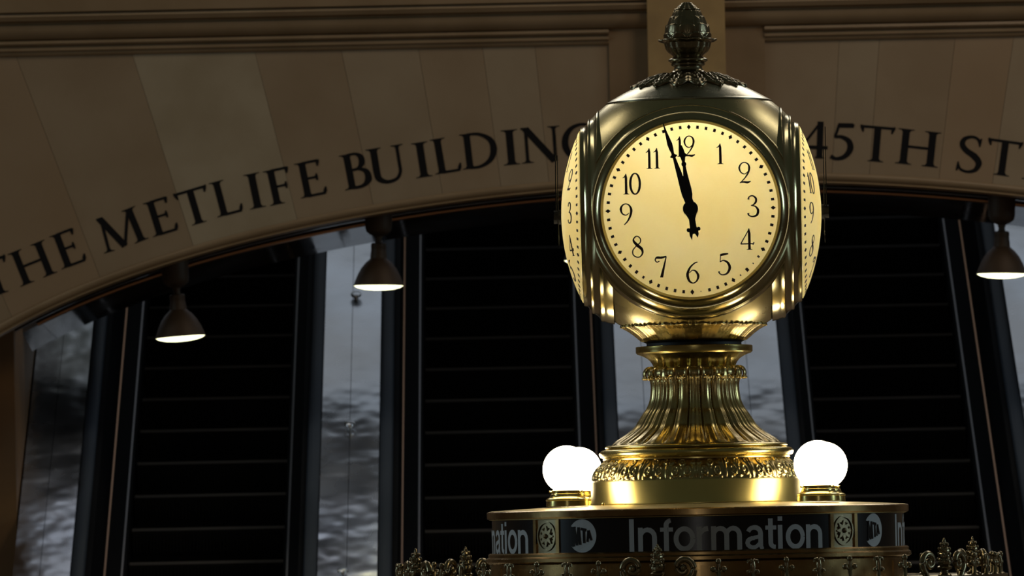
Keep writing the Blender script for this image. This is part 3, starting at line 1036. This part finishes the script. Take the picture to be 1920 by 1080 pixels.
# acanthus band
rows = spline([(197.5, 900), (196.5, 893), (193, 884), (187, 875), (180, 868), (174, 862), (172, 860)], 9)
NM = 22
def acan(i, t, ph):
    a = (ph * NM / (2 * PI)) % 1.0 - .5
    tt = t
    q = math.atan2(a * 2.1, tt * 1.0 + .12)
    rad = math.hypot(a * 2.1, tt + .12)
    ridge = .5 + .5 * cos(11 * q)
    env = max(0.0, 1 - abs(rad - .62) / .62)
    h = 1.5 * ridge * env
    # scrolls on each side of a bud, small beads at the foot, a slim leaf between motifs
    for (cx_, cy_, rr_, hh_) in ((.21, .36, .15, 3.6), (-.21, .36, .15, 3.6), (0, .70, .14, 3.0), (.40, .74, .10, 2.4), (-.40, .74, .10, 2.4)):
        d = math.hypot((a - cx_) * 1.5, tt - cy_)
        h += hh_ * math.exp(-((d - rr_) / .045) ** 2) + hh_ * .9 * math.exp(-(d / .05) ** 2)
    for (cx_, cy_, rr_, hh_) in ((0, .16, .07, 3.4), (.33, .10, .06, 3.6), (-.33, .10, .06, 3.6), (0, .44, .06, 3.2), (.12, .90, .06, 2.0), (-.12, .90, .06, 2.0)):
        d = math.hypot((a - cx_) * 1.5, tt - cy_)
        h += hh_ * math.exp(-(d / rr_) ** 2)
    e_ = .5 - abs(a)
    h += 3.4 * math.exp(-((e_ - .07 * tt) / .035) ** 2) * sin(PI * min(1, tt * .9 + .1))
    edge = min(1, tt * 9) * min(1, (1 - tt) * 9)
    return ((h - 3.0) * s * edge, 0)
m = MB(); m.lathe(PP(rows), NM * 36, disp=acan)
m.build('acanthus_band', M['brass_aged'], clock, angle=80)
# rolls above the band
m = MB(); m.lathe(PP([(172, 861.5), (175, 860.5), (175, 858), (174, 857)] + spline([(174, 857), (179, 855.5), (182, 851), (182, 847), (178.5, 843), (173, 841), (169, 840.2)], 5) + spline([(168, 840), (170.5, 838.5), (171, 836), (168, 833.8), (163, 833)], 4) + [(158, 832.5), (156, 831), (140, 828)]), 160)
m.build('base_moulding', M['brass'], clock)
# fluted pedestal
rows = spline([(158, 832), (149, 826), (128, 813), (112, 800), (104, 788), (96, 775), (89, 765), (83.5, 752), (81, 738), (80.5, 724), (82, 714), (84, 706)], 7)
NF = 24
def flute(i, t, ph):
    c = cos(NF * ph)
    a = (ph * NF / (2 * PI)) % 1.0
    e_ = min(a, 1 - a)
    prof = 2.6 * (abs(cos(PI * a)) ** .6) - 3.6 * math.exp(-((a - .5) / .07) ** 2) + .9 * cos(4 * PI * a)
    k = .75 + .9 * (1 - t) if t > .12 else (t / .12) * 1.55
    return ((prof - 1.0) * s * k * 1.1, 0)
m = MB(); m.lathe(PP(rows), NF * 16, disp=flute)
m.build('fluted_pedestal', M['brass_aged'], clock, angle=70)
# curled leaf tips round the neck
cl = MB()
rows = spline([(78, 690), (84, 690.5), (92, 694), (96, 700), (97, 706), (94, 711), (88, 711.5), (84, 708), (82, 703)], 5)
def curl(i, t, ph):
    a = (ph * NF / (2 * PI)) % 1.0 - .5
    sh = abs(cos(PI * a)) ** .5
    k = sin(PI * min(1, t * 1.0))
    return ((-15.0 * (1 - sh) * k + 0.8 * cos(4 * PI * a) * k) * s, (3.0 * (1 - sh)) * s * k)
pass
for k in range(NF):
    for sg in (-1, 1):
        a = 2 * PI * (k + sg * .20) / NF
        cl.ball((96.0 * s * sin(a), -96.0 * s * cos(a), Zl(708.5)), 3.2 * s, 8)
path = spline([(80, 716), (79, 706), (78.5, 697), (80.5, 690), (86, 686.5), (92.5, 689), (97, 696), (97.5, 704), (94.5, 709.5), (90, 711)], 4)
for k in range(NF):
    a = 2 * PI * k / NF
    b0 = len(cl.v); nu = 9; nt_ = len(path)
    for i, (r, y) in enumerate(path):
        t_ = i / (nt_ - 1)
        hw = 10.6 * (1 - .30 * t_ ** 2) * (1 if t_ < .9 else (1 - (t_ - .9) * 4))
        pa, pb = path[max(i - 1, 0)], path[min(i + 1, nt_ - 1)]
        tx_, ty_ = pb[0] - pa[0], pb[1] - pa[1]
        L = math.hypot(tx_, ty_) or 1
        nr_, ny_ = -ty_ / L, tx_ / L          # outward side of the curl
        for q_ in range(nu):
            u = -1 + 2 * q_ / (nu - 1)
            bulge = 3.6 * math.sqrt(max(0, 1 - u * u)) - 1.0 * math.exp(-(u / .18) ** 2)
            rr_ = r + nr_ * bulge; yy_ = y + ny_ * bulge
            ph = a + u * hw / r
            cl.v.append((rr_ * s * sin(ph), -rr_ * s * cos(ph), Zl(yy_)))
    for i in range(nt_ - 1):
        for q_ in range(nu - 1):
            c0 = b0 + i * nu + q_
            cl.quad(c0, c0 + 1, c0 + nu + 1, c0 + nu)
cl.build('leaf_curl_ring', M['brass_aged'], clock, angle=70)
# flared dish and its flat rim
m = MB(); m.lathe(PP([(77, 692), (76.5, 688)] + spline([(77, 687), (79.5, 681), (86, 673), (96, 667), (104, 664), (107, 663)], 5) + [(107.5, 662), (109, 661), (109.5, 660), (109.5, 650), (108.5, 649), (86, 648), (0, 648)]), 128)
m.build('neck_dish', M['brass'], clock)
m = MB(); m.lathe(PP([(0, 649), (89, 649), (89, 643), (97, 639), (99, 637), (0, 637)]), 96)
m.build('neck_gasket', M['gasket'], clock)
# fluted leaf collar under the ball
rows = spline([(95, 640), (99, 639), (104, 635), (113, 627), (124, 619), (132, 614.5), (136.5, 611.5), (135.5, 608.5), (129, 608), (122, 610)], 6)
NC = 24
def collar(i, t, ph):
    a = (ph * NC / (2 * PI)) % 1.0 - .5
    sh = abs(cos(PI * a)) ** .55
    k = min(1, t * 1.4)
    dr = (5.0 * sh - 4.0 + 1.2 * cos(4 * PI * a)) * k
    dz = -4.5 * (1 - sh) * (max(0, t - .55) / .45) * (1 if t < .9 else .6)
    return (dr * s, dz * s)
m = MB(); m.lathe(PP(rows), NC * 14, disp=collar)
for k in range(NC):
    for sg in (-1, 1):
        a = 2 * PI * (k + .5 + sg * .16) / NC + PI / NC
        m.ball((135.5 * s * sin(a), -135.5 * s * cos(a), Zl(611)), 3.0 * s, 8)
m.build('leaf_collar', M['brass_aged'], clock, angle=70)

# ball housing: sphere with four round openings
YC, RB = 399.0, 254.5
bm_ = MB()
prof = []
for i in range(131):
    y = 193 + (622 - 193) * i / 130
    prof.append((RB * math.sqrt(1 - ((y - YC) / (248.0 if y > YC else 260.0)) ** 2), y))
NSEG = 288
base = 0
for (r, y) in prof:
    for k in range(NSEG):
        ph = 2 * PI * k / NSEG
        bm_.v.append((r * s * sin(ph), -r * s * cos(ph), Zl(y)))
YD = 402.0
def in_hole(v):
    x, yy, z = v[0] / s, v[1] / s, (v[2] - Zl(YD)) / s
    for (lat, dep) in ((x, -yy), (x, yy), (yy, x), (yy, -x)):
        if dep > 0 and math.hypot(lat, z) < 171: return True
    return False
hole = [in_hole(v) for v in bm_.v]
for i in range(len(prof) - 1):
    for k in range(NSEG):
        k2 = (k + 1) % NSEG
        f = (i * NSEG + k, i * NSEG + k2, (i + 1) * NSEG + k2, (i + 1) * NSEG + k)
        if not any(hole[j] for j in f):
            bm_.f.append(f); bm_.mi.append(0)
bm_.build('ball_housing', M['brass_ball'], clock, angle=60)

# bezel profile: (radius from the dial axis, distance from the clock axis)
BZ = [(161.6, 186), (161.6, 199.6), (165.2, 203.6), (166.6, 204.4), (168.2, 203.4), (168.8, 201), (169.4, 197.2)] \
   + spline([(169.6, 196.8), (173, 193.2), (177, 190.2), (180.2, 188.6)], 4) + [(180.8, 189.6), (182.2, 189.6), (183.0, 188.2), (183.2, 184.5)] \
   + spline([(183.4, 184), (187, 179.2), (191, 175.2), (195.0, 172.6)], 4) + [(195.6, 173.4), (197.0, 173.0), (197.9, 171.2), (198.0, 166)] \
   + [(199.2, 163), (201, 158), (203, 148)]
RG = 367.0; GC = 244.0 - RG
def glass_depth(r): return GC + math.sqrt(RG * RG - r * r)

# numerals
def numeral(ch):
    if ch == '1': return [([(.20, .0), (.20, .02), (.20, .05), (.20, .8), (.19, 1.0)], [.26, .20, .10, .095, .03], False), ([(.02, .80), (.10, .83), (.19, .93)], [.02, .04, .06], False)], .40
    if ch == '0': return [curve([(.27 + .25 * sin(a), .5 + .5 * cos(a)) for a in [2 * PI * i / 16 for i in range(17)]], [.045 + .05 * abs(sin(2 * PI * i / 16)) for i in range(17)])], .56
    if ch == '2': return [curve([(.44, .56), (.30, .44), (.12, .52), (.04, .74), (.14, .94), (.30, 1.0), (.46, .92), (.52, .74), (.46, .50), (.30, .25), (.06, .0)], [.03, .035, .05, .075, .05, .04, .06, .085, .07, .045, .035]),
                          curve([(.06, .03), (.25, .055), (.42, .035), (.58, .09)], [.03, .07, .09, .03])], .58
    if ch == '3': return [curve([(.06, .82), (.10, .94), (.26, 1.0), (.42, .88), (.42, .70), (.30, .57), (.18, .53)], [.08, .05, .05, .08, .08, .05, .03]),
                          curve([(.20, .53), (.40, .48), (.52, .30), (.46, .08), (.26, .0), (.08, .06), (.04, .17)], [.03, .06, .10, .09, .05, .05, .09])], .55
    if ch == '4': return [line((.44, 1.0), (.02, .28), .04), line((.02, .28), (.62, .29), .05), ([(.44, .0), (.44, .02), (.44, .05), (.44, .8), (.42, 1.02)], [.26, .20, .10, .10, .03], False), line((.60, .24), (.66, .36), .05)], .66
    if ch == '5': return [curve([(.12, .93), (.28, .97), (.50, 1.0)], [.09, .09, .05]), line((.13, .95), (.11, .60), .035), curve([(.11, .61), (.26, .68), (.46, .58), (.56, .34), (.44, .08), (.22, .0), (.07, .07), (.04, .17)], [.035, .05, .09, .11, .08, .045, .05, .08])], .60
    if ch == '6': return [curve([(.54, .99), (.40, .94), (.18, .74), (.05, .42), (.12, .12), (.30, .0), (.48, .10), (.56, .34), (.44, .56), (.28, .60), (.14, .48)], [.04, .05, .07, .11, .09, .045, .06, .10, .07, .04, .03])], .62
    if ch == '7': return [curve([(.24, .76), (.12, .72), (.04, .82), (.12, .95), (.30, .93)], [.03, .035, .05, .06, .08]), curve([(.10, .92), (.35, .93), (.58, .98)], [.06, .09, .05]), line((.57, .97), (.33, .0), .04, .12), line((.26, .01), (.40, .01), .03)], .60
    if ch == '8':
        return [curve([(.27, .56), (.42, .70), (.42, .88), (.26, 1.0), (.11, .88), (.12, .74), (.28, .56), (.48, .38), (.52, .18), (.40, .02), (.24, .0), (.07, .12), (.06, .32), (.18, .48), (.27, .56)], [.05, .045, .045, .04, .05, .09, .12, .11, .07, .045, .045, .05, .05, .045, .05])], .58
    if ch == '9': return [curve([(.42, .56), (.28, .46), (.10, .54), (.03, .76), (.12, .94), (.28, 1.0), (.44, .92), (.53, .70), (.48, .42), (.34, .16), (.18, .0)], [.03, .04, .06, .10, .06, .04, .06, .10, .08, .055, .04])], .56
    return [], .3

DIR = [0, 1, 2, 3]
numpos = {12: (-7, 116), 1: (57, 101), 2: (101, 65), 3: (115, 3), 4: (103, -58), 5: (60, -103), 6: (2, -117), 7: (-57, -105), 8: (-99, -67), 9: (-119, -7), 10: (-108, 49), 11: (-67, 95)}
faint = {21: .78, 22: .42, 23: 1.1, 24: .5, 29: .3, 36: .8}
for q in range(4):
    th = 2 * PI * q / 4
    rot = Matrix.Rotation(th, 3, 'Z')
    zd = Zl(YD)
    def face(u, v, dep, rot=rot, zd=zd):      # pixels on the dial -> clock space
        p = rot @ Vector((u * s, -dep * s, v * s))
        return (p.x, p.y, p.z + zd)
    bz = MB()
    n = 240
    for (r, dep) in BZ:
        for k in range(n):
            a = 2 * PI * k / n
            bz.v.append(face(r * cos(a), r * sin(a), dep))
    for i in range(len(BZ) - 1):
        for k in range(n):
            k2 = (k + 1) % n
            bz.f.append((i * n + k, i * n + k2, (i + 1) * n + k2, (i + 1) * n + k)); bz.mi.append(0)
    bo = bz.build('bezel', M['brass_bezel'], clock, angle=24)
    bmx = bmesh.new(); bmx.from_mesh(bo.data)
    for sg in (-1, 1):
        pn = rot @ Vector((sg * 1.0, 1.0, 0)).normalized()
        bmesh.ops.bisect_plane(bmx, geom=bmx.verts[:] + bmx.edges[:] + bmx.faces[:], dist=1e-6, plane_co=(0, 0, 0), plane_no=pn, clear_outer=True)
    # keep below the dome's lower edge
    bmesh.ops.bisect_plane(bmx, geom=bmx.verts[:] + bmx.edges[:] + bmx.faces[:], dist=1e-6, plane_co=(0, 0, Zl(195)), plane_no=(0, 0, 1), clear_outer=True)
    bmx.to_mesh(bo.data); bmx.free()
    gl = MB()
    nr, na = 26, 128
    for i in range(nr + 1):
        r = 161.4 * i / nr
        for k in range(na):
            a = 2 * PI * k / na
            gl.v.append(face(r * cos(a), r * sin(a), glass_depth(r)))
    for k in range(na):
        a = 2 * PI * k / na
        gl.v.append(face(161.5 * cos(a), 161.5 * sin(a), 196))
    nr += 1
    for i in range(nr):
        for k in range(na):
            k2 = (k + 1) % na
            gl.f.append((i * na + k, i * na + k2, (i + 1) * na + k2, (i + 1) * na + k)); gl.mi.append(0)
    def on_glass(u, v, t, face=face): return face(u, v, glass_depth(min(162, math.hypot(u, v))) + .3 + t)
    nglass = len(gl.f)
    for i in range(60):
        a = 2 * PI * i / 60
        cu, cv = 152.5 * sin(a), 152.5 * cos(a)
        ur, vr = sin(a), cos(a)
        ut, vt = cos(a), -sin(a)
        k = faint.get(i, 1.0) if q == 0 else 1.0
        if i % 5 == 0:
            pl = [(0, 4.8), (3.7, 0), (0, -4.8), (-3.7, 0)]
        else:
            pl = [(-2.4, 3.0), (2.4, 3.0), (2.4, -3.0), (-2.4, -3.0)]
        gl.poly([(cu + a_ * ut * k + b_ * ur * k, cv + a_ * vt * k + b_ * vr * k) for a_, b_ in pl], on_glass, (0, .6))
    for i in range(nglass, len(gl.f)): gl.mi[i] = 1
    dial = gl.build('dial', [M['dial'], M['ink']], clock, angle=50)
    dial['label'] = 'glowing cream opal dial'
    for h, (ux, vy) in numpos.items():
        nm = MB()
        txt = str(h)
        H = 38.5
        adv = [numeral(c)[1] * H * (1.0 if len(txt) == 1 else .92) for c in txt]
        x = ux - sum(adv) / 2
        for c, ad in zip(txt, adv):
            k = ad / numeral(c)[1]
            for j, (pts, ws, smf) in enumerate(numeral(c)[0]):
                nm.ribbon([(x + a * k, vy - H / 2 + b_ * H) for a, b_ in pts], [w_ * H * 1.22 for w_ in ws], on_glass, (0, .5 + .1 * j), smooth=smf)
            x += ad
        nm.build('numeral', M['ink'], dial, smooth=False)
    # hands
    def hand(name, ang, outline, dep, th_=1.6):
        hb = MB()
        ca, sa = cos(ang), sin(ang)
        L = [(x, y) for x, y in outline]
        fnh = lambda u, v, t: face(u * ca + v * sa, -u * sa + v * ca, dep + t)
        # strip mesh between mirrored sides
        base = len(hb.v)
        for (y, w_) in L:
            for sg in (1, -1):
                for t in (0, th_):
                    hb.v.append(fnh(sg * w_ / 2, y, t))
        for i in range(len(L) - 1):
            a = base + 4 * i; b_ = a + 4
            hb.quad(a + 1, a + 3, b_ + 3, b_ + 1); hb.quad(a, b_, b_ + 2, a + 2)
            hb.quad(a, a + 1, b_ + 1, b_); hb.quad(a + 2, b_ + 2, b_ + 3, a + 3)
        hb.quad(base, base + 2, base + 3, base + 1)
        e_ = base + 4 * (len(L) - 1)
        hb.quad(e_, e_ + 1, e_ + 3, e_ + 2)
        return hb, fnh
    mo_, fnm = hand('minute_hand', R(-16.6), [(-10, 8), (6, 12), (18, 13), (28, 15), (40, 14), (60, 11), (80, 8), (97, 5.5), (98, 5.5), (100, 13), (102, 13), (104, 6), (107, 5), (115, 8), (124, 9.5), (133, 7.5), (148, 4), (164, 1.8)], 253)
    mh = mo_.build('minute_hand', M['hand'], dial, smooth=False)
    ho, fnh = hand('hour_hand', R(-7.2), [(-42, 17), (-34, 12), (-20, 11.5), (-10, 20), (6, 18), (18, 12), (26, 15), (36, 14.5), (50, 11), (66, 7.5), (79, 5.5), (81, 9), (84, 9), (87, 5), (93, 8), (96, 9.5), (99, 13.5), (101, 13.5), (103, 9.5), (110, 7), (116, 3.5), (118, 2)], 249)
    ho.poly([(-8.5, -41), (8.5, -41), (8.2, -49), (5.5, -55), (1.5, -47), (-2.5, -47), (-5.5, -58), (-8.6, -50)], fnh, (0, 1.6))
    for sg in (-1, 1):
        ho.poly([(sg * 9.5 + 3.4 * cos(R(d)), -39 + 3.6 * sin(R(d))) for d in range(0, 360, 24)], fnh, (0.01, 1.55))
    ho.build('hour_hand', M['hand'], dial, smooth=False)
    hb = MB()
    for (r0, d0, d1) in ((14.0, 240, 250), (12.5, 250, 258)):
        base = len(hb.v)
        for d in (d0, d1):
            for k in range(28):
                hb.v.append(face(r0 * cos(2 * PI * k / 28), r0 * sin(2 * PI * k / 28), d))
        for k in range(28):
            hb.quad(base + k, base + (k + 1) % 28, base + 28 + (k + 1) % 28, base + 28 + k)
        hb.f.append(tuple(base + 28 + k for k in range(28))); hb.mi.append(0)
    hb.build('hub', M['hand'], dial, smooth=False)

# dome over the ball
m = MB()
m.lathe(PP([(0, 196), (150, 196), (155.5, 195.5), (157, 193.5), (156.5, 191), (153.5, 189.5)] + spline([(151, 188.4), (146, 185.5), (136, 180), (124, 173.5), (108, 165.5), (88, 156), (68, 147), (52, 141), (44, 139)], 5) + [(0, 139)]), 160)
m.build('dome_cap', M['bronze_cap'], clock)
# leafy collar lying on the dome
rows = spline([(44, 138), (54, 138.5), (68, 143.5), (88, 152.5), (100, 158.2), (108, 162.5), (110, 166)], 6)
ND = 16
def leaf(i, t, ph):
    a = (ph * ND / (2 * PI)) % 1.0 - .5
    b2 = (ph * ND * 3 / (2 * PI)) % 1.0 - .5
    sc = abs(a) * 2
    cut = 1 - .15 * sc ** 1.5 * t
    r = rows[i][0]
    k = sin(PI * min(1, t)) ** .6
    dz = (2.2 * cos(PI * a) + 1.5 * cos(2 * PI * b2) * t + 1.4 * cos(2 * PI * (t * 5 + abs(a) * 2.4))) * k * s
    # pull the edge inwards and up the dome between leaves
    return (r * (cut - 1) * s, dz + r * (1 - cut) * .46 * s)
m = MB(); m.lathe(PP(rows), ND * 20, disp=leaf)
for k in range(ND):
    a = 2 * PI * (k + .5) / ND
    m.ball((108 * s * sin(a), -108 * s * cos(a), Zl(162.5)), 4.2 * s, 8, (1, 1, .8))
    for sg in (-1, 1):
        for (rr_, da, yy_) in ((100, .2, 158.5), (90, .28, 153.5), (79, .3, 148.5), (68, .28, 143.5)):
            b_ = a + sg * da * 2 * PI / ND
            m.ball((rr_ * s * sin(b_), -rr_ * s * cos(b_), Zl(yy_)), 2.9 * s, 6)
m.build('leaf_ornament', M['bronze'], clock, angle=70)
# finial
m = MB()
m.lathe(PP([(44, 141), (55, 141), (56, 139.5), (54, 138.3), (42, 137)] + spline([(36, 136), (30, 133), (27, 129), (26, 125)], 4) + [(27, 123), (31.5, 121.5), (32, 118.5), (30, 117), (33, 115.5)] + spline([(37, 113), (36.5, 110.5), (33, 108.5)], 4) + [(28, 106), (0, 106)]), 96)
m.build('finial_neck', M['bronze'], clock)
NCU = 11
rows = spline([(27, 106), (30, 102), (37, 97), (42, 90), (44, 83), (45.5, 79), (50, 77.2), (55, 75.6), (55, 73), (47, 72.5), (40, 75)], 5)
def cup(i, t, ph):
    a = (ph * NCU / (2 * PI)) % 1.0 - .5
    sh = abs(cos(PI * a)) ** .6
    if t < .5: return ((2.4 * sh - 2.4) * s * min(1, t * 4), 0)
    return ((-5.0 * (1 - sh)) * s, -2.0 * (1 - sh) * s)
m = MB(); m.lathe(PP(rows), NCU * 14, disp=cup)
m.build('finial_cup', M['bronze'], clock, angle=70)
rows = fine(spline([(41, 76), (42.5, 70), (42, 61), (39, 50), (35, 41), (30, 32), (25, 23), (20.5, 16.5)], 4), 1.2)
def scale_(i, t, ph):
    rowf = t * 3.6 + .3
    r_i = int(rowf); fr = rowf - r_i
    a = (ph * 8 / (2 * PI) + .5 * (r_i % 2)) % 1.0 - .5
    # upright rounded scales, each row overlapping the foot of the row above
    top_ = 1.0 - 1.5 * a * a
    if fr < top_:
        h = 3.6 * (.25 + .75 * fr / top_) * (1 - .5 * (abs(a) * 2) ** 4) - 1.0 * math.exp(-(a / .07) ** 2) * (1 - fr)
    else:
        h = .3
    return (h * s * (1 if t < .97 else 0), 0)
m = MB(); m.lathe(PP(rows), 180, disp=scale_)
m.lathe(PP(spline([(20, 17), (19, 14), (15.5, 10), (12, 7), (10, 4.5), (6, 3), (0, 2.6)], 4)), 90, disp=lambda i, t, ph: (1.4 * cos(8 * ph) * s * (1 - t), 0))
m.lathe(PP(spline([(16, 16), (20.5, 18.5), (23, 17), (21, 14.5), (15, 14)], 4)), 90, disp=lambda i, t, ph: (1.6 * cos(8 * ph) * s, 0))
m.build('finial_acorn', M['bronze'], clock, angle=75)

# bulb inside the ball that lights the four dials
pl = bpy.data.lights.new('clock_bulb', 'POINT')
pl.energy = 8.6
pl.color = (1.0, 0.97, 0.90)
pl.shadow_soft_size = 0.06
po = bpy.data.objects.new('clock_bulb', pl)
COL.objects.link(po)
po.parent = clock
po.location = (0, 0, Zl(288))

# --- globe lamps on the booth top
def make_globe():
    g_ = thing('globe_lamp', '', 'lamp', (0, 0, 0), 0, 'glowing globe lamps on the booth top')
    k = s
    bs = MB()
    bs.lathe([(r * k, z * k) for r, z in [(0, 0), (39.5, 0), (39.5, 1), (39, 10), (40, 11), (39, 13.5), (35, 15), (32, 18), (31, 21), (31, 22.5), (29.5, 23.5), (29, 27), (30, 29), (27, 30), (0, 30)]], 64)
    bs.build('lamp_base', M['brass'], g_)
    for j in range(3):
        a = R(50 + 120 * j)
        sc = MB(); sc.tube([(26 * k * sin(a), -26 * k * cos(a), 27 * k), (34 * k * sin(a), -34 * k * cos(a), 27 * k)], 1.6 * k, 8)
        sc.ball((34 * k * sin(a), -34 * k * cos(a), 27 * k), 2.4 * k, 8)
        sc.build('thumb_screw', M['brass'], g_)
    gb = MB()
    rg_, zc = 44.5, 68.0
    pr = [(0, zc + rg_)]
    for i in range(1, 33):
        t = PI * (i / 32) * .80
        pr.append((rg_ * sin(t), zc + rg_ * cos(t)))
    pr.append((25, 29))
    gb.lathe([(r * k, z * k) for r, z in pr], 64)
    gb.build('globe', M['globe'], g_)
    return g_
proto = make_globe()
ga = R(-4.8)
labs = ['glowing white globe lamp left of the clock pedestal, front one of the left pair', 'glowing white globe lamp right of the clock pedestal, front one of the right pair',
        'glowing globe lamp right of the pedestal, mostly hidden behind the front globe', 'glowing globe lamp left of the pedestal, mostly hidden behind the front globe']
for i, (gx, gy) in enumerate(((-233, -148), (233, -148), (233, 148), (-233, 148))):
    o = proto if i == 0 else copy_tree(proto)
    x = gx * cos(ga) - gy * sin(ga); y = gx * sin(ga) + gy * cos(ga)
    o.location = (CX + x * s, CYY + y * s, Zc(945.0) + .4 * s)
    o['label'] = labs[i]
